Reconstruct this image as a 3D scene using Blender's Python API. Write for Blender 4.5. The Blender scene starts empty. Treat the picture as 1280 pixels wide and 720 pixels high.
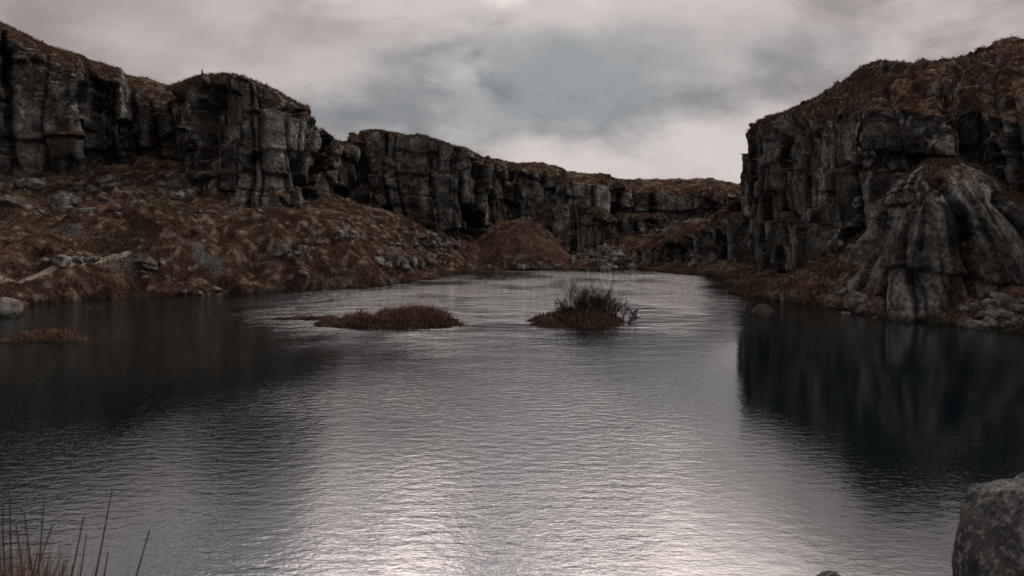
import bpy, math, random
import numpy as np
random.seed(7); rng=np.random.default_rng(7)
F=900.0; HOR=300.0; CH=5.0
TH=math.atan((360-HOR)/F); CT,ST=math.cos(TH),math.sin(TH)
def ray(px,py):
    a=(px-640)/F; b=(360-py)/F
    return np.array([a, CT+b*ST, -ST+b*CT])
def P(px,py,d):
    r=ray(px,py); r=r*(d/r[1]); return np.array([r[0],r[1],r[2]+CH])
def W0(px,py):
    r=ray(px,py); t=-CH/r[2]; return (r[0]*t, r[1]*t)

# ---------------- numpy noise ----------------
def H(i,j,k,seed):
    n=(i.astype(np.int64)*73856093)^(j.astype(np.int64)*19349663)^(k.astype(np.int64)*83492791)^(seed*2654435)
    n&=0xffffffff; n=((n^(n>>13))*1274126177)&0xffffffff; n^=n>>16
    return (n&0xffff)/65535.0
def vn(x,y,z,seed=0):
    xi,yi,zi=np.floor(x),np.floor(y),np.floor(z)
    fx,fy,fz=x-xi,y-yi,z-zi
    fx=fx*fx*(3-2*fx);fy=fy*fy*(3-2*fy);fz=fz*fz*(3-2*fz)
    xi=xi.astype(np.int64);yi=yi.astype(np.int64);zi=zi.astype(np.int64)
    r=0
    for a in (0,1):
        for b in (0,1):
            for c in (0,1):
                r=r+H(xi+a,yi+b,zi+c,seed)*(fx if a else 1-fx)*(fy if b else 1-fy)*(fz if c else 1-fz)
    return r*2-1
def fbm(x,y,z,oct=4,seed=0,rough=.5):
    r=0;amp=1;f=1;tot=0
    for o in range(oct):
        r=r+amp*vn(x*f+o*7.3,y*f+o*3.1,z*f,seed+o);tot+=amp;amp*=rough;f*=2.03
    return r/tot
def ss(v,a,b):
    t=np.clip((v-a)/(b-a),0,1); return t*t*(3-2*t)
def lerp(a,b,t): return a*(1-t[...,None])+np.asarray(b)*t[...,None]
def blocks(s,z,w,h,seed):
    q=s/w; c=np.floor(q); o=np.zeros_like(c)
    j=0.7*H(c,o,o,seed)
    c=np.where(q-c<j,c-1,c)
    L=c+0.7*H(c,o,o,seed); R=c+1+0.7*H(c+1,o,o,seed)
    ed=np.minimum(q-L,R-q)*w
    zz=z/h*(0.5+1.0*H(c,o,o,seed+1))+H(c,o,o,seed+2)*9
    r=np.floor(zz); fr=zz-r
    ez=np.minimum(fr,1-fr)*h
    v=H(c,r,o,seed+3)*2-1
    tone=H(c,r,o,seed+9)*2-1
    v=v+(fr-.5)*(H(c,r,o,seed+4)-.5)*0.9+((q-L)/(R-L)-.5)*(H(c,r,o,seed+5)-.5)*2.0
    return v, ed, ez, tone

def mesh_np(name,V,Fc,mats,smooth=True,attr=None,col=None):
    V=np.asarray(V,dtype=np.float32); Fc=np.asarray(Fc,dtype=np.int32)
    k=Fc.shape[1]
    me=bpy.data.meshes.new(name)
    me.vertices.add(len(V)); me.vertices.foreach_set('co',V.ravel())
    me.loops.add(Fc.size); me.loops.foreach_set('vertex_index',Fc.ravel())
    me.polygons.add(len(Fc)); me.polygons.foreach_set('loop_start',np.arange(0,Fc.size,k,dtype=np.int32))
    me.polygons.foreach_set('loop_total',np.full(len(Fc),k,dtype=np.int32))
    me.update(calc_edges=True); me.validate()
    me.polygons.foreach_set('use_smooth',np.full(len(me.polygons),smooth))
    if attr is not None:
        a=me.attributes.new('tint','FLOAT','POINT'); a.data.foreach_set('value',np.asarray(attr,dtype=np.float32))
    if col is not None:
        a=me.attributes.new('albedo','FLOAT_COLOR','POINT'); c4=np.c_[np.clip(col.reshape(-1,3),.004,.8),np.ones(len(V))].astype(np.float32)
        a.data.foreach_set('color',c4.ravel())
    ob=bpy.data.objects.new(name,me); bpy.context.scene.collection.objects.link(ob)
    me.materials.append(mats)
    return ob
def grid_faces(nu,nv):
    i=np.arange(nu-1)[:,None]*nv+np.arange(nv-1)[None,:]
    i=i.ravel(); return np.stack([i,i+nv,i+nv+1,i+1],1)
def vnormals(G):
    du=np.gradient(G,axis=0); dv=np.gradient(G,axis=1)
    n=np.cross(du,dv); n/=np.linalg.norm(n,axis=2,keepdims=True)+1e-9
    return n

# ---------------- materials ----------------
class NT:
    def __init__(s,name):
        s.m=bpy.data.materials.new(name); s.m.use_nodes=True; s.t=s.m.node_tree
        s.t.nodes.clear()
    def n(s,ty,inp=None,**kw):
        nd=s.t.nodes.new(ty)
        for k,v in kw.items(): setattr(nd,k,v)
        for k,v in (inp or {}).items():
            if isinstance(v,bpy.types.NodeSocket): s.t.links.new(v,nd.inputs[k])
            else: nd.inputs[k].default_value=v
        return nd
    def noise(s,vec,scale,detail=4,rough=.55,dist=0):
        return s.n('ShaderNodeTexNoise',{'Vector':vec,'Scale':scale,'Detail':detail,'Roughness':rough,'Distortion':dist}).outputs['Fac']
    def math(s,op,a,b=0.0,c=0.0):
        return s.n('ShaderNodeMath',{0:a,1:b,2:c},operation=op).outputs[0]
    def mr(s,v,a,b,c=0.0,d=1.0,smooth=True):
        return s.n('ShaderNodeMapRange',{'Value':v,'From Min':a,'From Max':b,'To Min':c,'To Max':d},interpolation_type='SMOOTHSTEP' if smooth else 'LINEAR').outputs[0]
    def mix(s,f,a,b,bt='MIX'):
        nd=s.t.nodes.new('ShaderNodeMix'); nd.data_type='RGBA'; nd.blend_type=bt
        for k,v in ((0,f),(6,a),(7,b)):
            if isinstance(v,bpy.types.NodeSocket): s.t.links.new(v,nd.inputs[k])
            else: nd.inputs[k].default_value=(v if k==0 else (*v,1) if len(v)==3 else v)
        return nd.outputs[2]
    def map(s,vec,scale):
        return s.n('ShaderNodeMapping',{'Vector':vec,'Scale':scale}).outputs[0]
    def diff(s,col,bump=None,bd=.1,bs=1.0):
        p=s.n('ShaderNodeBsdfDiffuse',{'Color':col,'Roughness':0.0})
        if bump is not None:
            b=s.n('ShaderNodeBump',{'Height':bump,'Distance':bd,'Strength':bs})
            s.t.links.new(b.outputs[0],p.inputs['Normal'])
        o=s.n('ShaderNodeOutputMaterial'); s.t.links.new(p.outputs[0],o.inputs[0]); return s.m
    def out(s,col,rough,bump=None,bd=.1,bs=1.0,**pr):
        p=s.n('ShaderNodeBsdfPrincipled',{'Base Color':col,'Roughness':rough,**pr})
        if bump is not None:
            b=s.n('ShaderNodeBump',{'Height':bump,'Distance':bd,'Strength':bs})
            s.t.links.new(b.outputs[0],p.inputs['Normal'])
        o=s.n('ShaderNodeOutputMaterial'); s.t.links.new(p.outputs[0],o.inputs[0]); return s.m
def albmat(name,scale,bd,lo,hi):
    t=NT(name); a=t.n('ShaderNodeAttribute',attribute_name='albedo').outputs['Color']
    g=t.n('ShaderNodeNewGeometry').outputs['Position']
    f=t.noise(g,scale,4,.7)
    k=t.mr(f,.34,.66,lo,hi,False)
    c=t.n('ShaderNodeVectorMath',{0:a,'Scale':k},operation='SCALE').outputs[0]
    return t.diff(c,f,bd)
M_cliff=albmat('granite_and_turf',3.2,.34,.35,1.6)
M_ground=albmat('moor_ground',4.5,.30,.35,1.65)
def rockmat():
    t=NT('granite_boulder'); pos=t.n('ShaderNodeNewGeometry').outputs['Position']
    a=t.noise(pos,1.3,4,.65); b=t.noise(pos,.45,2)
    c=t.mix(t.mr(a,.36,.66),(.055,.050,.046),(.25,.235,.215))
    c=t.mix(t.mr(b,.45,.6,0,.65),c,(.08,.06,.046))
    return t.diff(c,a,.2)
M_rock=rockmat()
def nearrock():
    t=NT('granite_lichen'); pos=t.n('ShaderNodeNewGeometry').outputs['Position']
    a=t.noise(pos,2.2,4,.6); b=t.noise(pos,14,4,.75); f=t.noise(pos,60,2,.7)
    c=t.mix(t.mr(a,.35,.65),(.07,.068,.065),(.17,.163,.155))
    c=t.mix(t.mr(b,.5,.62,0,.85),c,(.34,.325,.305))
    c=t.mix(t.mr(t.noise(pos,9,4,.7),.54,.62,0,.8),c,(.04,.04,.04))
    c=t.mix(t.mr(f,.35,.6,.5,0),c,(.03,.03,.03))
    return t.diff(c,t.math('ADD',t.math('MULTIPLY',a,.8),t.math('ADD',t.math('MULTIPLY',b,.3),t.math('MULTIPLY',f,.08))),.12)
M_rocknear=nearrock()
def tintmat(name,a,b,c):
    t=NT(name); at=t.n('ShaderNodeAttribute',attribute_name='tint').outputs['Fac']
    g=t.n('ShaderNodeNewGeometry').outputs['Position']
    col=t.mix(at,a,b); col=t.mix(t.mr(t.noise(g,.35,1),.46,.62,0,.8),col,c)
    return t.diff(col)
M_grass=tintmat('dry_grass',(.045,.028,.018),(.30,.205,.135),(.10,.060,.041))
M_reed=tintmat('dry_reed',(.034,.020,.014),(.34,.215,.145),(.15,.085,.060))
M_stem=tintmat('dark_stem',(.05,.03,.022),(.10,.065,.045),(.06,.03,.03))
M_twig=tintmat('bare_twig',(.018,.013,.010),(.058,.042,.034),(.036,.024,.018))
def pathmat():
    t=NT('trodden_path'); g=t.n('ShaderNodeNewGeometry').outputs['Position']
    return t.diff(t.mix(t.noise(g,3,3,.7),(.14,.115,.09),(.36,.31,.26)))
M_path=pathmat()
def watermat():
    t=NT('lake_water'); pos=t.n('ShaderNodeNewGeometry').outputs['Position']
    s=t.n('ShaderNodeSeparateXYZ',{0:pos}); x=s.outputs[0]; y=s.outputs[1]
    patch=t.mr(t.noise(t.map(pos,(1,.6,1)),.09,2,.5,.3),.38,.6,.5,1.2)
    far=t.mr(y,28,60,1.0,3.0)
    # sheltered water beneath the two walls
    sh=t.mr(t.math('SUBTRACT',x,t.math('MULTIPLY',y,.27)),-3.0,1.5,1.0,.25)
    shl=t.mr(t.math('ADD',x,t.math('MULTIPLY',y,.36)),-3.0,2.5,.5,1.0)
    a=t.noise(t.map(pos,(.6,1.2,1)),3.6,1,.5,.25)
    b=t.noise(t.map(pos,(.65,1.25,1)),12.0,2,.6,.3)
    c=t.noise(t.map(pos,(.45,.85,1)),.75,3,.6,.4)
    h=t.math('ADD',t.math('MULTIPLY',a,.33),t.math('MULTIPLY',b,.20))
    h=t.math('ADD',h,t.math('MULTIPLY',c,t.mr(y,22,48,.22,2.4)))
    h=t.math('MULTIPLY',t.math('MULTIPLY',h,shl),t.math('MULTIPLY',patch,t.math('MULTIPLY',far,sh)))
    return t.out((.0022,.0075,.0095,1),.03,h,.055,1.0,**{'IOR':3.1})
M_water=watermat()

# ---------------- ground ----------------
shore_px=[(-40,388),(0,386),(60,379),(130,374),(250,369),(330,365),(400,362),(470,358),(515,352),(545,348),(556,341),(590,339),(640,338),(700,338),(760,337),(800,338),(850,343),(890,346),(905,349),(912,358),(925,368),(960,374),(1040,385),(1090,396),(1200,408),(1290,416)]
lake=[W0(*p) for p in shore_px]
lake+= [(33,35),(34,26),(26,15),(14,8.5),(8,7.0),(2,6.6),(-3,6.2),(-6,6.3),(-10,7.0),(-18,10),(-34,20),(-44,32),(-46,42)]
lake=np.array(lake)
def sdf(x,y):
    best=np.full(x.shape,1e9); ins=np.zeros(x.shape,bool)
    n=len(lake)
    for i in range(n):
        ax,ay=lake[i]; bx,by=lake[(i+1)%n]
        ex,ey=bx-ax,by-ay
        t=np.clip(((x-ax)*ex+(y-ay)*ey)/(ex*ex+ey*ey),0,1)
        best=np.minimum(best,np.hypot(x-ax-t*ex,y-ay-t*ey))
        c=((ay>y)!=(by>y))
        with np.errstate(divide='ignore',invalid='ignore'):
            xi=ax+(y-ay)*ex/(ey if ey!=0 else 1e-9)
        ins^=(c&(x<xi))
    return np.where(ins,-best,best)
ctl=[]
def C(px,py,d): ctl.append(P(px,py,d))
for a in [(0,350,56),(100,330,60),(60,310,61),(0,290,66),(-150,260,60),(0,215,84),(100,240,80),(150,255,75),(200,240,80),(225,220,88),(300,264,80),(380,270,80),(420,278,84),
          (130,275,70),(200,273,70),(300,276,69),(360,280,70),(440,290,76),(240,296,64),(300,315,60),(400,318,62),(200,335,58),(460,322,68),(500,312,86),(525,332,82),(470,278,100),(410,262,97),(550,300,116),(590,300,128),(560,322,104),
          (615,320,124),(690,324,124),(600,332,121),(650,328,122),(740,326,125),(780,324,128),(705,300,140),(620,282,142),(800,292,140),(860,285,136),(900,275,128),(830,300,128),
          (935,352,82),(1000,337,71),(960,352,70),(1000,362,61),(1080,350,56),(1150,352,49),(1280,350,46),(1200,385,43.5),(1280,385,42),(1400,360,42)]: C(*a)
for p in lake[:26:1]: ctl.append(np.array([p[0],p[1],0.0]))
for p in [(-20,60,-2),(0,90,-2),(20,60,-2),(0,30,-2.5),(-25,35,-2),(20,30,-2),(15,85,-2),
          (0,0,3.3),(-5,4,2.2),(5,4,2.0),(0,5,1.2),(-5,6,.9),(6,6.5,.7),(-12,4,2.2),(12,4,2.2),(0,-20,5),(-30,5,4),(30,5,4),(50,30,6),(-60,30,5),(-60,60,7),(-100,120,9),(-60,130,9),(0,180,9),(60,150,9),(80,90,7),(100,0,7),(-100,0,7),(0,-60,8),(120,180,8),(-120,180,8)]:
    ctl.append(np.array(p,float))
ctl=np.array(ctl)
def U(r2): return np.where(r2>0,r2*np.log(r2+1e-12),0)
n=len(ctl); K=U((ctl[:,None,0]-ctl[None,:,0])**2+(ctl[:,None,1]-ctl[None,:,1])**2)+np.eye(n)*8.0
Pm=np.c_[np.ones(n),ctl[:,:2]]
A=np.block([[K,Pm],[Pm.T,np.zeros((3,3))]])
sol=np.linalg.solve(A,np.r_[ctl[:,2],0,0,0])
def tps(x,y):
    r=sol[n]+sol[n+1]*x+sol[n+2]*y
    for i in range(n): r=r+sol[i]*U((x-ctl[i,0])**2+(y-ctl[i,1])**2)
    return r
isl=[]
def island(px,py,wpx,ry,h,d=None):
    x,y=W0(px,py); isl.append((x,y,wpx/F*y/2,ry,h))
island(489,405,182,2.0,.30); island(385,399,100,.8,.12); island(726,404,134,2.4,.35); island(57,424,106,1.1,.16)
mounds=[(P(648,272,131),13.0,12.0),(P(330,283,70),9,7),(P(470,300,78),8,6),(P(905,262,124),9,7)]
def height(x,y):
    sd=sdf(x+.9*vn(x*.4,y*.4,x*0,5)+.4*vn(x*1.3,y*1.3,x*0,6),y+1.0*vn(x*.4,y*.4,x*0,8))
    h=np.clip(tps(x,y),-4,16)
    far=np.clip((np.hypot(x,y-70)-110)/80,0,1); h=h*(1-far)+3*far
    for p,rx,ry in mounds:
        r=np.sqrt(((x-p[0])/rx)**2+((y-p[1])/ry)**2)+.10*vn(x*.2,y*.2,x*0,15)
        h=np.maximum(h,p[2]*(1-np.clip(r,0,2)**1.5*.95))
    w=np.clip(sd/8,0,1)
    nz=1.6*fbm(x*.11,y*.11,x*0,3,20)+.9*fbm(x*.4,y*.4,x*0,3,30)+.55*np.abs(fbm(x*.9,y*.9,x*0,3,40))+.35*fbm(x*1.6,y*1.6,x*0,2,50)
    nearc=np.clip(np.hypot(x,y)/30,0.1,1)
    h=h+w*nz*nearc
    h=np.minimum(h,.15+.95*np.clip(sd,0,99)+.25*np.clip(sd,0,3)*vn(x*.7,y*.7,x*0,14))
    out=np.maximum(h,np.minimum(.04+.30*sd,.6)+.12*np.clip(sd,0,1)*vn(x*1.7,y*1.7,x*0,9))
    inn=np.minimum(h,-.05-.4*(-sd))
    h=np.where(sd>0,out,inn)
    for cx,cy,rx,ry,hh in isl:
        q=1-((x-cx)/rx)**2-((y-cy)/ry)**2+.5*vn(x*.9,y*.9,x*0,11)+.25*vn(x*3,y*3,x*0,12)
        h=np.maximum(h,np.clip(q,-1.5,.6)*hh/.6)
    return h
def axis(lo,hi,step,far):
    c=np.arange(lo,hi,step); e=[];s=step;v=hi
    while v<far: s*=1.25; v+=s; e.append(v)
    e2=[];s=step;v=lo
    while v>-far: s*=1.25; v-=s; e2.append(v)
    return np.r_[e2[::-1],c,e]
def turf(x,y,z,nz):
    gm=fbm(x*.55,y*.55,z*.55,4,201,.6); gb=fbm(x*.09,y*.09,z*.09,3,202); gf=fbm(x*1.6,y*1.6,z*1.6,3,203,.6)
    c=lerp(np.broadcast_to(np.array([.066,.039,.028]),x.shape+(3,)),(.155,.094,.063),ss(gm,-.3,.3))
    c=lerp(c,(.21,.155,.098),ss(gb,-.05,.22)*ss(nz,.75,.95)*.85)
    c=lerp(c,(.060,.056,.032),ss(fbm(x*.3,y*.3,z*.3,3,204),.12,.32)*.7)
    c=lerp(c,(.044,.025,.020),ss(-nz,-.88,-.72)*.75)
    c=lerp(c,(.30,.23,.16),ss(gf,.12,.45)*.7)
    c=lerp(c,(.018,.012,.009),ss(-gf,.12,.45)*.85)
    return c
gx=axis(-72,62,.30,1500); gy=axis(-6,152,.30,1500)
X,Y=np.meshgrid(gx,gy,indexing='ij'); Z=height(X,Y)
G=np.stack([X,Y,Z],2); NZ=np.abs(vnormals(G)[...,2])
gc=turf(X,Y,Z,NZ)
rk=ss(fbm(X*.35,Y*.35,Z*.35,4,210)+.25*fbm(X*1.5,Y*1.5,Z,2,211),.34,.44)*ss(-NZ,-.93,-.8)
gc=lerp(gc,(.12,.112,.104),rk)
mp=mounds[0][0]; mr_=np.hypot((X-mp[0])/12,(Y-mp[1])/12)
gc=lerp(gc,(.125,.078,.056),ss(-mr_,-1.1,-.6)*.65)
gc=lerp(gc,(.012,.010,.008),ss(-Z,-.5,-.05)*.75)
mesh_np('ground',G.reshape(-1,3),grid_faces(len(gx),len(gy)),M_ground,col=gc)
def hz(x,y):
    x=np.asarray(x,float);y=np.asarray(y,float)
    i=np.clip(np.searchsorted(gx,x)-1,0,len(gx)-2); j=np.clip(np.searchsorted(gy,y)-1,0,len(gy)-2)
    fx=np.clip((x-gx[i])/(gx[i+1]-gx[i]),0,1); fy=np.clip((y-gy[j])/(gy[j+1]-gy[j]),0,1)
    return (Z[i,j]*(1-fx)+Z[i+1,j]*fx)*(1-fy)+(Z[i,j+1]*(1-fx)+Z[i+1,j+1]*fx)*fy
def hit(px,py,d0=20,d1=170):
    r=ray(px,py); r=r/r[1]; d=np.linspace(d0,d1,700)
    zz=CH+r[2]*d; g=hz(r[0]*d,d); k=np.where(g>zz)[0]
    if len(k)==0: return None
    d=d[k[0]]; return np.array([r[0]*d,d,float(hz(r[0]*d,d))])

wx=np.linspace(-75,75,40); wy=np.linspace(4.5,150,40)
WX,WY=np.meshgrid(wx,wy,indexing='ij')
mesh_np('lake_water',np.stack([WX,WY,WX*0],2).reshape(-1,3),grid_faces(40,40),M_water)

# ---------------- grass blades ----------------
def blades(pts,hmin,hmax,w,lean=.35,per=1,spread=.15,hs=None):
    p=np.repeat(pts,per,0)+np.c_[rng.normal(0,spread,(len(pts)*per,2)),np.zeros(len(pts)*per)]
    N=len(p); h=rng.uniform(hmin,hmax,N); a=rng.uniform(0,6.283,N); ww=w*rng.uniform(.6,1.4,N)
    if hs is not None: h=h*np.repeat(hs,per)
    dx=np.c_[np.cos(a),np.sin(a),np.zeros(N)]*ww[:,None]*.5
    l=rng.normal(0,lean,(N,2))*h[:,None]
    p[:,2]-=.05
    mid=p+np.c_[l*.3,h*.6]; tip=p+np.c_[l,h*(1-.3*np.clip(np.linalg.norm(l,axis=1)/h,0,1))]
    V=np.stack([p-dx,p+dx,mid+dx*.7,mid-dx*.7,tip],1).reshape(-1,3)
    b=np.arange(N)*5
    Ft=np.concatenate([np.stack([b,b+1,b+2],1),np.stack([b,b+2,b+3],1),np.stack([b+3,b+2,b+4],1)])
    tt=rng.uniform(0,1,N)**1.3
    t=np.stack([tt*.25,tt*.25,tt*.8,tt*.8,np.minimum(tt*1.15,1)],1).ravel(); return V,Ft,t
N=110000
cx=rng.uniform(-70,60,N); cy=rng.uniform(38,140,N); hh=hz(cx,cy)
e=.5; sl=np.hypot(hz(cx+e,cy)-hh,hz(cx,cy+e)-hh)/e
cl=fbm(cx*.5,cy*.5,cx*0,3,77)
k=(hh>.12)&(sl<1.6)&(cl>-.1)&(hh<16)&(np.abs(cx/cy)<.80)
pts=np.c_[cx,cy,hh][k]
grass=[blades(pts,.15,.5,.055,.5,per=4,spread=.12,hs=np.clip(.7+cl[k]*1.4,.4,1.6))]
N=90000; cx=rng.uniform(-60,50,N); cy=rng.uniform(36,125,N); sd=sdf(cx,cy); hh=hz(cx,cy)
nn_=fbm(cx*.3,cy*.3,cx*0,3,79)
k=(sd>-.2)&(sd<2.6)&(hh>.02)&(hh<1.6)&(np.abs(cx/cy)<.8)&(nn_>-.05)
fr=blades(np.c_[cx,cy,hh][k],.25,.8,.05,.25,per=3,spread=.2,hs=np.clip(.6+nn_[k]*1.5,.4,1.3))

# ---------------- cliffs ----------------
def cliff(name,ctrl,du=.2,dv=.2,seed=0,amp=1.0,colw=3.2,rough=1.0,round_=0.0,batter=.10,back=55,capamp=.6,dense=1.0,hs=1.0,small=1.0,lich=.0,tone=1.0,bench=.9,tthr=.38,warp=1.0):
    base=[];rim=[];sky=[];bk=[]
    for (px,d,yb,yr,d2,ys) in ctrl:
        b=P(px,yb,d); r=P(px,yr,d); hgt=r[2]-b[2]
        dirv=np.array([b[0],b[1],0]); dirv/=np.linalg.norm(dirv)
        rr=P(px,yr,d+batter*hgt); s_=P(px,ys,max(d2,d+batter*hgt+1.5))
        b[2]-=3.0
        base.append(b);rim.append(rr);sky.append(s_)
        q=s_+dirv*back; q[2]=min(1.0,s_[2]-4); bk.append(q)
    base,rim,sky,bk=map(np.array,(base,rim,sky,bk))
    L=np.r_[0,np.cumsum(np.hypot(*(np.diff(base[:,:2],axis=0).T)))]
    nu=int(L[-1]/du)+2; s=np.linspace(0,L[-1],nu)
    it=lambda A:np.stack([np.interp(s,L,A[:,i]) for i in range(3)],1)
    def sm(A,k):
        if k<2: return A
        ker=np.hanning(k+2)[1:-1]; ker/=ker.sum(); pad=np.pad(A,((k,k),(0,0)),'edge')
        return np.stack([np.convolve(pad[:,i],ker,'same') for i in range(A.shape[1])],1)[k:-k]
    k=int(1.2/du); base,rim,sky,bk=[sm(it(A),k) for A in (base,rim,sky,bk)]
    tg=np.gradient(sm(base[:,:2],int(5/du)),axis=0); tg/=np.linalg.norm(tg,axis=1,keepdims=True)
    nr=np.stack([tg[:,1],-tg[:,0]],1)
    tocam=-base[:,:2]; sgn=np.sign((nr*tocam).sum(1).mean()); nr=nr*sgn
    hmax=(rim[:,2]-base[:,2]).max()
    nf=int(hmax/dv)+2; nc=int(max(6,np.linalg.norm(sky-rim,axis=1).max()/.4)); nb=14
    tf=np.linspace(0,1,nf); tc=np.linspace(0,1,nc+1)[1:]; tb=(np.linspace(0,1,nb+1)[1:])**1.6
    Fp=base[:,None]+(rim-base)[:,None]*tf[None,:,None]
    if round_>0:
        q=round_*(tf**3)[None,:,None]*np.concatenate([-nr,np.zeros((nu,1))],1)[:,None]
        Fp=Fp+q
    lastF=Fp[:,-1]
    Cp=lastF[:,None]+(sky-lastF)[:,None]*tc[None,:,None]
    Cp[...,2]+=(np.sin(tc*math.pi)*.6)[None,:]
    Bp=sky[:,None]+(bk-sky)[:,None]*tb[None,:,None]
    Gd=np.concatenate([Fp,Cp,Bp],1)
    S=np.repeat(s[:,None],Gd.shape[1],1)
    wf=np.concatenate([np.ones(nf),np.clip(1-tc*3,0,1),np.zeros(nb)])
    wc=np.concatenate([np.clip((tf-.93)/.07,0,1)*.5,np.clip(.5+tc*3,0,1),np.ones(nb)])
    x,y,z=Gd[...,0].copy(),Gd[...,1].copy(),Gd[...,2].copy()
    Sw=S+1.1*warp*fbm(S*.16,z*.12,S*0+seed,3,seed+60)+.08*z*warp; Zw=z+.16*S+1.4*fbm(S*.15,z*.15,S*0,3,seed+61)
    b0,e0,f0,t0=blocks(Sw,Zw,colw*2.4,14*hs,seed+1)
    b1,e1,f1,t1=blocks(Sw,Zw,colw,6.5*hs,seed+11)
    Sm=Sw+.25*vn(S,z,S*0,3); Zm=Zw+.25*vn(S,z,S*0,8)
    b2,e2,f2,t2=blocks(Sm,Zm,colw*.45,2.6*hs,seed+21)
    b3,e3,f3,t3=blocks(Sm,Zm,colw*.2,1.1*hs,seed+31)
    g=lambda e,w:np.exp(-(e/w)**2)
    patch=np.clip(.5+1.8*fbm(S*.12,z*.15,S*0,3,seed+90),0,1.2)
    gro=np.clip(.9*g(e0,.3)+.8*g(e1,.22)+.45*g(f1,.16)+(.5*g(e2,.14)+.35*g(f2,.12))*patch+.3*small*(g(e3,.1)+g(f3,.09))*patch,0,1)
    D=1.4*b0+1.2*b1+.55*b2*patch+.20*b3*rough*small*patch-.8*g(e0,.3)-.55*g(e1,.22)-.28*g(e2,.14)*patch-.22*g(f1,.16)-.12*g(f2,.12)+1.1*fbm(S*.09,z*.09,S*0,3,seed+70)+.28*rough*fbm(x*.9,y*.9,z*.9,4,seed+71)
    D=D-bench*ss(fbm(S*.05,z*.22,S*0,2,seed+75),.05,.12)
    D=D*amp
    Gd[...,0]+=nr[:,None,0]*D*wf; Gd[...,1]+=nr[:,None,1]*D*wf
    zt=(.9*b1*amp+.6*b2*amp-.9*g(e1,.35)*amp)*np.clip(1-np.abs(wf-.5)*1.2,0,1)
    tl=capamp*(1.3*fbm(x*.16,y*.16,x*0,3,seed+80)+.7*fbm(x*.6,y*.6,x*0,3,seed+81)+.4*np.abs(fbm(x*1.5,y*1.5,x*0,3,seed+82)))
    Gd[...,2]+=zt*np.concatenate([tf**6,np.clip(1-tc*2,0,1),np.zeros(nb)])+tl*wc
    nrm=vnormals(Gd); fc=grid_faces(nu,Gd.shape[1])
    if nrm[:,nf+2:].mean(axis=(0,1))[2]<0: nrm=-nrm; fc=fc[:,::-1]
    nz=nrm[...,2]
    v=.46+.85*fbm(x*.6,y*.6,z*.6,5,301,.62)+.18*t1+.18*t2*patch+.08*t0
    c=lerp(np.broadcast_to(np.array([.040,.037,.034])*tone,x.shape+(3,)),np.array([.26,.243,.222])*tone,ss(v,.05,.95))
    stn=ss(fbm(S*.9,z*.10,S*0,4,302,.6),.02,.35)
    c=c*(1-.66*stn[...,None])
    lm=ss(fbm(x*1.7,y*1.7,z*1.7,3,303,.7),.12,.3)*ss(fbm(x*.2,y*.2,z*.2,2,304)+lich,.0,.25)
    c=lerp(c,(.40,.385,.355),lm*.75)
    c=lerp(c,(.11,.075,.052),ss(fbm(x*.3,y*.3,z*.3,3,305),.12,.38)*.55)
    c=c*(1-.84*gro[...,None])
    tm=ss(nz+.5*fbm(x*.8,y*.8,z*.8,4,306),tthr,tthr+.28)
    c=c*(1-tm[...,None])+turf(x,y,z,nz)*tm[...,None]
    c=lerp(c,(.015,.013,.011),ss(-Gd[...,2],-.6,-.1)*.7)
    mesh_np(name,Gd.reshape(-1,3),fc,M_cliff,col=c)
    up=(nz>.55)&(tm>.5); up[:,nf+nc+3:]=False
    cand=Gd[up]
    if len(cand):
        cid=rng.integers(0,len(cand),int(min(16000,len(cand)*.7*dense))); c=cand[cid]
        c=c[fbm(c[:,0]*.5,c[:,1]*.5,c[:,2]*.5,3,90)>-.15]
        grass.append(blades(c,.12,.5,.06,.5,per=4,spread=.14))

cliff('quarry_cliff',[(-700,48,180,-60,62,-75),(-400,62,185,-50,75,-60),(-150,76,200,0,88,-10),(0,84,214,42,93,30),(50,86,214,70,95,53),(98,87,218,92,96,73),(104,91,218,94,98,75),(150,91,228,100,99,86),(162,94,215,122,104,96),(226,96,218,145,104,112),(233,86,232,112,96,103),(256,81,252,101,90,97),(300,80,266,112,89,107),(345,81,270,125,90,119),(378,83,272,140,92,136),(387,88,268,152,96,150),(389,94,260,160,102,157),(399,100,254,179,108,176),(412,108,250,184,116,180),(430,120,244,188,128,184)],
      seed=100,du=.17,dv=.17,lich=.05)
cliff('quarry_cliff',[(395,132,254,186,142,181),(446,130,262,184,140,179),(452,121,292,174,130,168),(480,120,297,172,130,166),(530,121,299,178,130,172),(575,123,301,191,132,184),(603,127,301,204,135,198),(612,142,294,208,152,200),(660,148,286,216,162,205),(702,150,278,228,166,210),(708,146,278,232,160,213),(760,146,278,238,160,220),(768,154,284,239,172,223),(800,156,286,241,173,226),(840,156,296,244,175,227),(890,150,301,247,172,224),(930,145,306,252,168,232),(1010,138,309,250,163,235)],
      seed=200,du=.24,dv=.24,amp=1.3,colw=4.2)
cliff('rock_outcrop',[(699,144,282,250,149,246),(703,139,284,233,146,229),(718,137,285,229,145,226),(742,137,285,231,145,228),(758,138,285,238,146,235),(763,144,284,248,149,246)],
      seed=350,du=.24,dv=.24,amp=.35,colw=4.0,back=8,batter=.06,tone=2.0,hs=2,bench=0,tthr=.6,small=.5,capamp=.2)  # raised tone paints in the light falling on this far block
cliff('rock_outcrop',[(662,140,322,290,146,288),(672,134,329,272,141,268),(690,132,331,265,140,260),(725,131,331,264,139,259),(755,132,330,268,140,263),(771,134,328,277,142,272),(775,139,320,273,146,268),(800,139,316,272,146,267),(830,140,314,274,148,269),(838,146,308,286,152,284)],
      seed=300,du=.22,dv=.22,amp=.8,colw=3.0,back=12,batter=.15)
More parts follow.
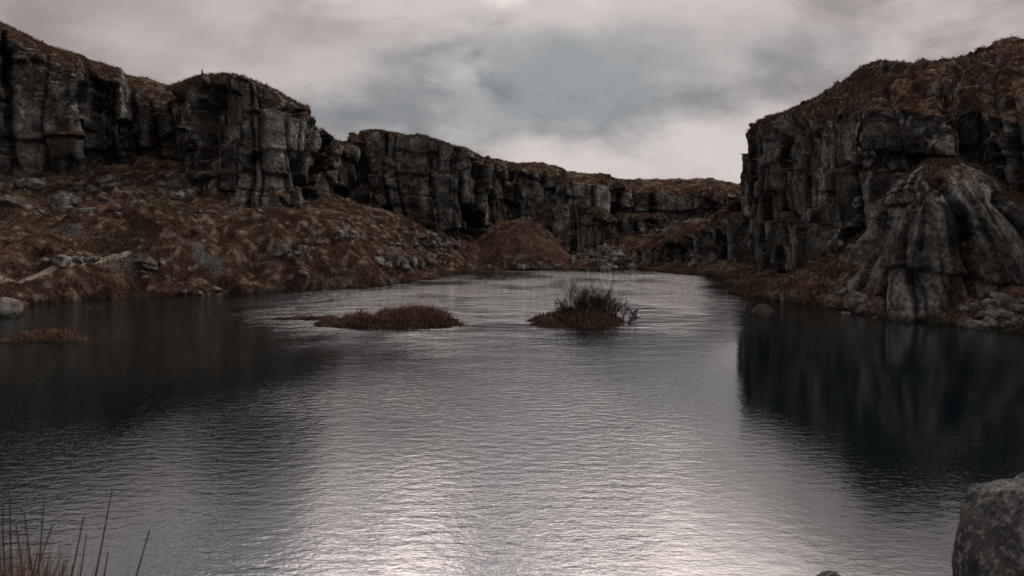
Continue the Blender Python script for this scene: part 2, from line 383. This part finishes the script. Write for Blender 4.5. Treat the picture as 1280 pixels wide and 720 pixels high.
cliff('rock_outcrop',[(785,130,338,322,134,320),(800,121,342,317,127,313),(830,115,344,309,123,304),(880,107,347,292,117,286),(915,101,349,277,112,272),(950,100,349,272,112,268)],
      seed=400,du=.22,dv=.2,amp=.6,colw=2.6,back=12,tone=.8)
cliff('quarry_cliff',[(1000,125,322,180,135,176),(950,110,337,178,116,172),(938,99,349,174,104,164),(950,88,351,170,100,158),(1004,74,352,163,96,136),(1066,65,354,156,92,97),(1078,59,354,152,91,90),(1100,55,352,140,90,82),(1135,53,350,134,88,80),(1190,51,349,139,86,77),(1212,56,349,142,86,66),(1250,52,349,152,84,47),(1290,50,349,156,84,42),(1400,45,367,150,78,60),(1600,38,400,130,68,80),(2000,28,450,100,55,60)],
      seed=500,du=.14,dv=.14,amp=.68,colw=4.8,capamp=1.2,dense=1.6,hs=1.5,small=.7,lich=.08,tone=.9,bench=.6,warp=1.6)
cliff('rock_outcrop',[(1010,63,370,360,68,358),(1035,57,370,338,64,334),(1060,54,368,312,60,306),(1080,52,366,296,59,290),(1096,50,366,280,57,274),(1105,47.5,366,250,56,243),(1118,45,364,234,55,225),(1145,43.8,362,225,54,213),(1180,43.2,362,221,53,209),(1215,43.5,362,224,53,212),(1245,44,362,234,53,223),(1268,45,362,250,54,240),(1290,46,362,262,54,252),(1400,42,368,250,51,240),(1500,39,380,290,46,280)],
      seed=660,du=.11,dv=.11,amp=.42,colw=4.6,back=10,round_=2.6,batter=.08,hs=1.5,small=.7,lich=.22,tone=1.2,bench=.2,tthr=.62,capamp=.35,warp=2.0)

V=[];Ff=[];T=[];o=0
for v,f,t in grass: V.append(v);Ff.append(f+o);T.append(t);o+=len(v)
mesh_np('moor_grass',np.concatenate(V),np.concatenate(Ff),M_grass,False,np.concatenate(T))
mesh_np('shore_reeds',fr[0],fr[1],M_reed,False,fr[2])

# ---------------- island reeds ----------------
for i,(cx,cy,rx,ry,hh) in enumerate(isl):
    m={0:2700,1:300,2:1900,3:900}[i]
    a=rng.uniform(0,6.283,m); r=np.sqrt(rng.uniform(0,1,m))*1.08
    x=cx+rx*r*np.cos(a); y=cy+ry*r*np.sin(a); z=hz(x,y); k=z>-.04
    lo,hi={0:(.45,1.0),1:(.15,.4),2:(.3,.75),3:(.25,.6)}[i]
    hsc=np.clip((1.15-r)*1.5,.25,1)*np.clip(.85+.9*vn(x*.9,y*.9,x*0,33)+.45*(x-cx)/rx,.25,1.3)
    v,f,t=blades(np.c_[x,y,z][k],lo,hi,.035,.28,per=5,spread=.09,hs=hsc[k])
    mesh_np('reed_clump',v,f,M_reed,False,t)

# ---------------- tubes ----------------
def tubes(segs,sides=4):
    p0=np.array([s[0] for s in segs]);p1=np.array([s[1] for s in segs]);r0=np.array([s[2] for s in segs]);r1=np.array([s[3] for s in segs]);t=np.array([s[4] for s in segs])
    d=p1-p0; d/=np.linalg.norm(d,axis=1,keepdims=True)+1e-9
    up=np.where(np.abs(d[:,2:3])>.9,np.array([[1.,0,0]]),np.array([[0,0,1.]]))
    u=np.cross(d,up);u/=np.linalg.norm(u,axis=1,keepdims=True);w=np.cross(d,u)
    V=[];N=len(segs)
    for j in range(sides):
        a=2*math.pi*j/sides; q=u*math.cos(a)+w*math.sin(a); V.append(p0+q*r0[:,None])
    for j in range(sides):
        a=2*math.pi*j/sides; q=u*math.cos(a)+w*math.sin(a); V.append(p1+q*r1[:,None])
    V=np.stack(V,1).reshape(-1,3); b=np.arange(N)*2*sides
    Fq=np.concatenate([np.stack([b+j,b+(j+1)%sides,b+sides+(j+1)%sides,b+sides+j],1) for j in range(sides)])
    return V,Fq,np.repeat(t,2*sides)
def grow(p,d,L,r,lev,segs):
    n=4; step=L/n; t=random.random()
    for i in range(n):
        d=d+np.array([random.gauss(0,.16),random.gauss(0,.16),random.gauss(.03,.1)]); d/=np.linalg.norm(d)
        q=p+d*step; r2=max(r*.82,.006); segs.append((p,q,r,r2,t)); 
        if lev>0 and i>0:
            for _ in range(2):
                a=np.array([random.gauss(0,1),random.gauss(0,1),random.gauss(.2,.7)]); a/=np.linalg.norm(a)
                dd=d*.75+a*.65; dd/=np.linalg.norm(dd)
                grow(q,dd,L*random.uniform(.4,.65),max(r2*.65,.007),lev-1,segs)
        p=q;r=r2
ix,iy,irx,iry,ih=isl[2]
segs=[]
for i in range(92):
    off=max(-2.2,min(1.9,random.gauss(0,1.05))); bx=ix+irx*.28+off; by=iy+random.gauss(0,.6)
    a=np.array([random.gauss(0,.35)+off*.30,random.gauss(0,.4),1.0]); a/=np.linalg.norm(a)
    hfac=max(.5,1-abs(off+.3)/3.6)
    grow(np.array([bx,by,max(float(hz(bx,by)),0)-.05]),a,random.uniform(.8,1.5)*hfac*(1.5 if random.random()<.15 else 1),.026,2,segs)
v,f,t=tubes(segs,3); mesh_np('bare_shrub',v,f,M_twig,False,t)

# ---------------- rocks ----------------
import bmesh
protos=[]
for i in range(14):
    bm=bmesh.new()
    q=rng.normal(0,1,(18,3)); q/=np.linalg.norm(q,axis=1,keepdims=True); q=np.sign(q)*np.abs(q)**.65
    for c in q: bm.verts.new(c*np.array([.62,.5,.40]))
    bmesh.ops.convex_hull(bm,input=bm.verts[:])
    for vv in [v for v in bm.verts if not v.link_faces]: bm.verts.remove(vv)
    bmesh.ops.bevel(bm,geom=bm.edges[:],offset=.025,segments=1,affect='EDGES')
    bmesh.ops.triangulate(bm,faces=bm.faces[:]); bm.verts.ensure_lookup_table(); bm.verts.index_update()
    protos.append((np.array([v.co[:] for v in bm.verts]),np.array([[v.index for v in f.verts] for f in bm.faces]))); bm.free()
def rotm():
    a,b,c=rng.uniform(-.45,.45),rng.uniform(-.45,.45),rng.uniform(0,6.28)
    Rx=np.array([[1,0,0],[0,math.cos(a),-math.sin(a)],[0,math.sin(a),math.cos(a)]]);Ry=np.array([[math.cos(b),0,math.sin(b)],[0,1,0],[-math.sin(b),0,math.cos(b)]]);Rz=np.array([[math.cos(c),-math.sin(c),0],[math.sin(c),math.cos(c),0],[0,0,1]])
    return Rz@Ry@Rx
def rocks(name,places):
    V=[];Fa=[];o=0
    for p,s in places:
        a,b=protos[rng.integers(0,len(protos))]
        q=(a*s*rng.uniform(.6,1.4,3))@rotm().T+p+np.array([0,0,s*.08]); V.append(q);Fa.append(b+o);o+=len(q)
    if V: mesh_np(name,np.concatenate(V),np.concatenate(Fa),M_rock,False)
def region(x0,x1,y0,y1,n,s0,s1):
    r=[]; cxs=[(rng.uniform(x0,x1),rng.uniform(y0,y1)) for _ in range(max(2,n//9))]
    for _ in range(n):
        c=cxs[rng.integers(0,len(cxs))]
        X_=rng.uniform(x0,x1) if rng.random()<.3 else c[0]+rng.normal(0,(x1-x0)*.06)
        Y_=rng.uniform(y0,y1) if rng.random()<.3 else c[1]+rng.normal(0,(y1-y0)*.09)
        p=hit(X_,Y_)
        if p is not None and p[2]>-.3: r.append((p,s0+(s1-s0)*rng.uniform(0,1)**3))
    return r
rocks('scree',region(5,150,226,272,62,.35,2.3)+region(150,245,212,250,44,.35,1.9))
rocks('scree',region(72,125,310,330,14,.5,1.5)+region(180,222,328,350,9,.6,2.3)+region(335,400,300,348,24,.4,2.0)+region(230,330,262,290,9,.3,1.0)+region(0,160,285,345,9,.25,.8))
rocks('scree',region(475,572,288,332,100,.4,2.2)+region(420,480,270,300,24,.4,1.5))
rocks('scree',region(715,800,312,336,120,.5,2.6)+region(580,720,331,337,34,.4,1.3)+region(800,900,282,330,34,.5,2.0))
rocks('shore_stones',region(1205,1300,380,412,110,.25,1.0)+region(1035,1072,368,387,11,.4,1.5)+region(920,1200,345,400,50,.25,1.0)+region(1100,1290,335,360,20,.3,1.2)+region(130,520,352,372,20,.25,.8))

def boulder(name,c,size,seed,mat,rot=0,sub=5,cuts=9,amp=.06):
    bm=bmesh.new(); bmesh.ops.create_icosphere(bm,subdivisions=sub,radius=1)
    v=np.array([q.co[:] for q in bm.verts]); fidx=np.array([[q.index for q in f.verts] for f in bm.faces]); bm.free()
    r=np.random.default_rng(seed)
    for _ in range(cuts):
        nn=r.normal(0,1,3); nn/=np.linalg.norm(nn); k=r.uniform(.62,.85)
        d=v@nn; v=v-np.clip(d-k,0,None)[:,None]*nn*.92
    v=v*(1+amp*1.6*fbm(v[:,0]*1.5,v[:,1]*1.5,v[:,2]*1.5,3,seed)+amp*.6*fbm(v[:,0]*6,v[:,1]*6,v[:,2]*6,4,seed+3))[:,None]
    v=v*np.array(size)
    cc,ss_=math.cos(rot),math.sin(rot); v=v@np.array([[cc,ss_,0],[-ss_,cc,0],[0,0,1]])
    return mesh_np(name,v+np.array(c),fidx,mat,True)
boulder('boulder',(4.84,6.0,2.0),(1.0,1.0,1.3),3,M_rocknear,rot=.4,sub=6)
sx,sy=W0(957,395); 
boulder('boulder',(sx,sy+.3,.12),(.78,.6,.66),12,M_rock,sub=4,cuts=14)
b=W0(-2,397); boulder('boulder',(b[0],b[1]+.6,.3),(1.3,1.0,.95),21,M_rock,sub=4)
boulder('boulder',(2.75,6.0,1.58),(.6,.5,.62),31,M_rocknear,sub=5)

# ---------------- footpath ----------------
pp=[(-120,356),(-60,353),(0,349),(50,344),(90,338),(120,329),(140,322),(165,316)]
pc=[hit(*p) for p in pp]; pc=np.array([p for p in pc if p is not None])
L=np.r_[0,np.cumsum(np.hypot(*np.diff(pc[:,:2],axis=0).T))]; s=np.linspace(0,L[-1],int(L[-1]/.25))
cxy=np.stack([np.interp(s,L,pc[:,0]),np.interp(s,L,pc[:,1])],1)
cxy[:,0]+=.25*vn(s*.35,s*0,s*0,44); cxy[:,1]+=.25*vn(s*.35,s*0,s*0,45)
tg=np.gradient(cxy,axis=0); tg/=np.linalg.norm(tg,axis=1,keepdims=True); nn=np.stack([-tg[:,1],tg[:,0]],1)
ws=.36+.16*vn(s*.5,s*0,s*0,3)
rows=np.stack([cxy+nn*(w*ws)[:,None] for w in np.linspace(-1,1,7)],1)
z=hz(rows[...,0],rows[...,1])+.07; z[:,0]-=.14; z[:,-1]-=.14
mesh_np('footpath',np.concatenate([rows,z[...,None]],2).reshape(-1,3),grid_faces(len(s),7),M_path)

# ---------------- near reeds ----------------
segs=[]
def stem(b,top,r,bend):
    b=np.array(b);top=np.array(top); n=8; t=random.random(); prev=b
    for i in range(1,n+1):
        u=i/n; q=b+(top-b)*u+np.array([bend*math.sin(u*math.pi)*.5,0,0]); segs.append((prev,q,r*(1-.8*(i-1)/n),r*(1-.8*u)+.0006,t)); prev=q
for px,py,d,lean in [(55,628,5,-.12),(105,645,5.0,-.26),(140,612,5.2,-.42),(187,662,5.1,-.30),(135,690,4.7,-.2),(66,655,4.6,-.35),(30,640,4.8,.1),(12,610,5.3,.05),(108,668,5.4,-.35),(20,655,4.4,.12),(84,700,4.7,-.2),(47,690,4.6,-.3),(3,630,4.9,.1)]:
    tp=P(px,py,d); bx=tp[0]+lean*1.5; by=d+random.uniform(-.1,.1)
    stem((bx,by,float(hz(bx,by))-.05),tp,.015,random.uniform(-.12,.12))
v,f,t=tubes(segs,6); mesh_np('foreground_reeds',v,f,M_stem,True,t)
m=380; x=rng.normal(-2.98,.14,m); y=rng.normal(4.2,.2,m)
gz=float(hz(-3.0,4.2)); top=3.35-gz
v,f,t=blades(np.c_[x,y,hz(x,y)],top*.55,top*1.0,.012,.09,per=4,spread=.04); mesh_np('grass_tussock',v,f,M_reed,False,t)
m=9000; x=rng.uniform(-12,12,m); y=rng.uniform(-1,7,m); z=hz(x,y); k=(z>.1)
k&=~((np.abs(x)<3.4)&(y>2.0)); v,f,t=blades(np.c_[x,y,z][k],.06,.22,.012,.4,per=4,spread=.08); mesh_np('bank_grass',v,f,M_grass,False,t)

# ---------------- world ----------------
SE,SR=math.radians(40),math.radians(62)
w=bpy.data.worlds.new('World'); bpy.context.scene.world=w; w.use_nodes=True
class WT(NT):
    def __init__(s,t): s.t=t; t.nodes.clear()
t=WT(w.node_tree)
sky=t.n('ShaderNodeTexSky',sky_type='NISHITA'); sky.sun_disc=False; sky.sun_elevation=SE; sky.sun_rotation=SR
D=t.n('ShaderNodeTexCoord').outputs['Generated']
D=t.n('ShaderNodeVectorMath',{0:D},operation='NORMALIZE').outputs[0]
sep=t.n('ShaderNodeSeparateXYZ',{0:D}); dz=sep.outputs[2]; dy=sep.outputs[1]
def blob(px,py,sx,sz,soft0=0.0,soft1=1.0,el=None,az=None):
    if el is None:
        r=ray(px,py); r/=np.linalg.norm(r)
    else:
        e,a=math.radians(el),math.radians(az); r=np.array([math.sin(a)*math.cos(e),math.cos(a)*math.cos(e),math.sin(e)])
    d=t.n('ShaderNodeVectorMath',{0:DW,1:tuple(r)},operation='SUBTRACT').outputs[0]
    d=t.n('ShaderNodeVectorMath',{0:d,1:(1/sx,.6/sx,1/sz)},operation='MULTIPLY').outputs[0]
    l=t.n('ShaderNodeVectorMath',{0:d},operation='LENGTH').outputs['Value']
    return t.mr(l,soft1,soft0)
nw=t.n('ShaderNodeTexNoise',{'Vector':t.map(D,(1,1,1.8)),'Scale':5.0,'Detail':5.0,'Roughness':.58}).outputs['Color']
nw=t.n('ShaderNodeVectorMath',{0:nw,1:(.5,.5,.5)},operation='SUBTRACT').outputs[0]
nw=t.n('ShaderNodeVectorMath',{0:nw,1:(.50,.2,.20)},operation='MULTIPLY').outputs[0]
DW=t.n('ShaderNodeVectorMath',{0:D,1:nw},operation='ADD').outputs[0]
nn=t.noise(t.map(D,(1,1,2.0)),4.5,5,.55,.2)
cl=t.mix(t.mr(nn,.38,.60),(3.2,2.9,2.85),(6.1,5.5,5.3))
cl=t.mix(t.math('MULTIPLY',blob(350,75,.32,.11),.8),cl,(6.6,5.95,5.7))
cl=t.mix(t.math('MULTIPLY',blob(60,5,.42,.11),.75),cl,(3.0,2.65,2.6))
cl=t.mix(t.math('MULTIPLY',blob(790,205,.38,.065),.9),cl,(6.7,6.1,5.85))
cl=t.mix(t.math('MULTIPLY',blob(950,60,.30,.08),.5),cl,(3.9,3.55,3.6))
gap=t.math('MAXIMUM',blob(700,112,.42,.10,.1),t.math('MULTIPLY',blob(470,150,.24,.06),.85))
skyc=t.mix(.5,sky.outputs[0],(1.1,1.9,2.6))
cl=t.mix(t.math('MULTIPLY',gap,.92),cl,t.mix(t.mr(nn,.44,.62),(1.75,2.15,2.45),(2.9,3.15,3.3)))
cl=t.mix(t.math('MULTIPLY',blob(572,92,.06,.04),.6),cl,(6.0,5.6,5.4))
hi=blob(0,0,.75,.215,.0,1.0,el=30.5,az=-1)  # unseen cloud glow above the frame, added to brighten water and land
cl=t.mix(hi,cl,t.mix(1.0,cl,(7.6,7.3,7.1),'MULTIPLY'))
g2=t.mr(t.noise(t.map(D,(1,1,2)),5.0,3,.5,.3),.56,.64)
g2=t.math('MULTIPLY',g2,t.mr(dz,.41,.46))
for e_,a_,sx_,sz_ in [(25,-25,.17,.085),(25.5,-10,.10,.06),(25,2,.08,.05),(30,-33,.2,.12)]:
    g2=t.math('MAXIMUM',g2,t.math('MULTIPLY',blob(0,0,sx_,sz_,.1,1,el=e_,az=a_),t.mr(dz,.355,.39)))
cl=t.mix(t.math('MULTIPLY',g2,.9),cl,skyc)
cl=t.mix(t.mr(dy,-.1,-.7,0,.35),cl,(3.0,3.0,3.1))
bg=t.n('ShaderNodeBackground',{'Color':cl,'Strength':.1}); o=t.n('ShaderNodeOutputWorld'); t.t.links.new(bg.outputs[0],o.inputs[0])

sl=bpy.data.lights.new('sun','SUN'); sl.energy=1.5; sl.angle=math.radians(10); sl.color=(1,.92,.82)
so=bpy.data.objects.new('sun',sl); bpy.context.scene.collection.objects.link(so)
from mathutils import Vector
sd_=Vector((math.sin(SR)*math.cos(SE),math.cos(SR)*math.cos(SE),math.sin(SE)))
so.rotation_euler=sd_.to_track_quat('Z','Y').to_euler(); so.location=(60,-20,80)

cam=bpy.data.cameras.new('camera'); co=bpy.data.objects.new('camera',cam); bpy.context.scene.collection.objects.link(co)
co.location=(0,0,CH); co.rotation_euler=(math.pi/2-TH,0,0)
cam.sensor_width=36; cam.lens=F/1280*36; cam.clip_end=5000; cam.clip_start=.1
cam.dof.use_dof=True; cam.dof.focus_distance=60; cam.dof.aperture_fstop=1.8
sc=bpy.context.scene; sc.camera=co
sc.view_settings.view_transform='Standard'; sc.view_settings.look='None'; sc.view_settings.exposure=0
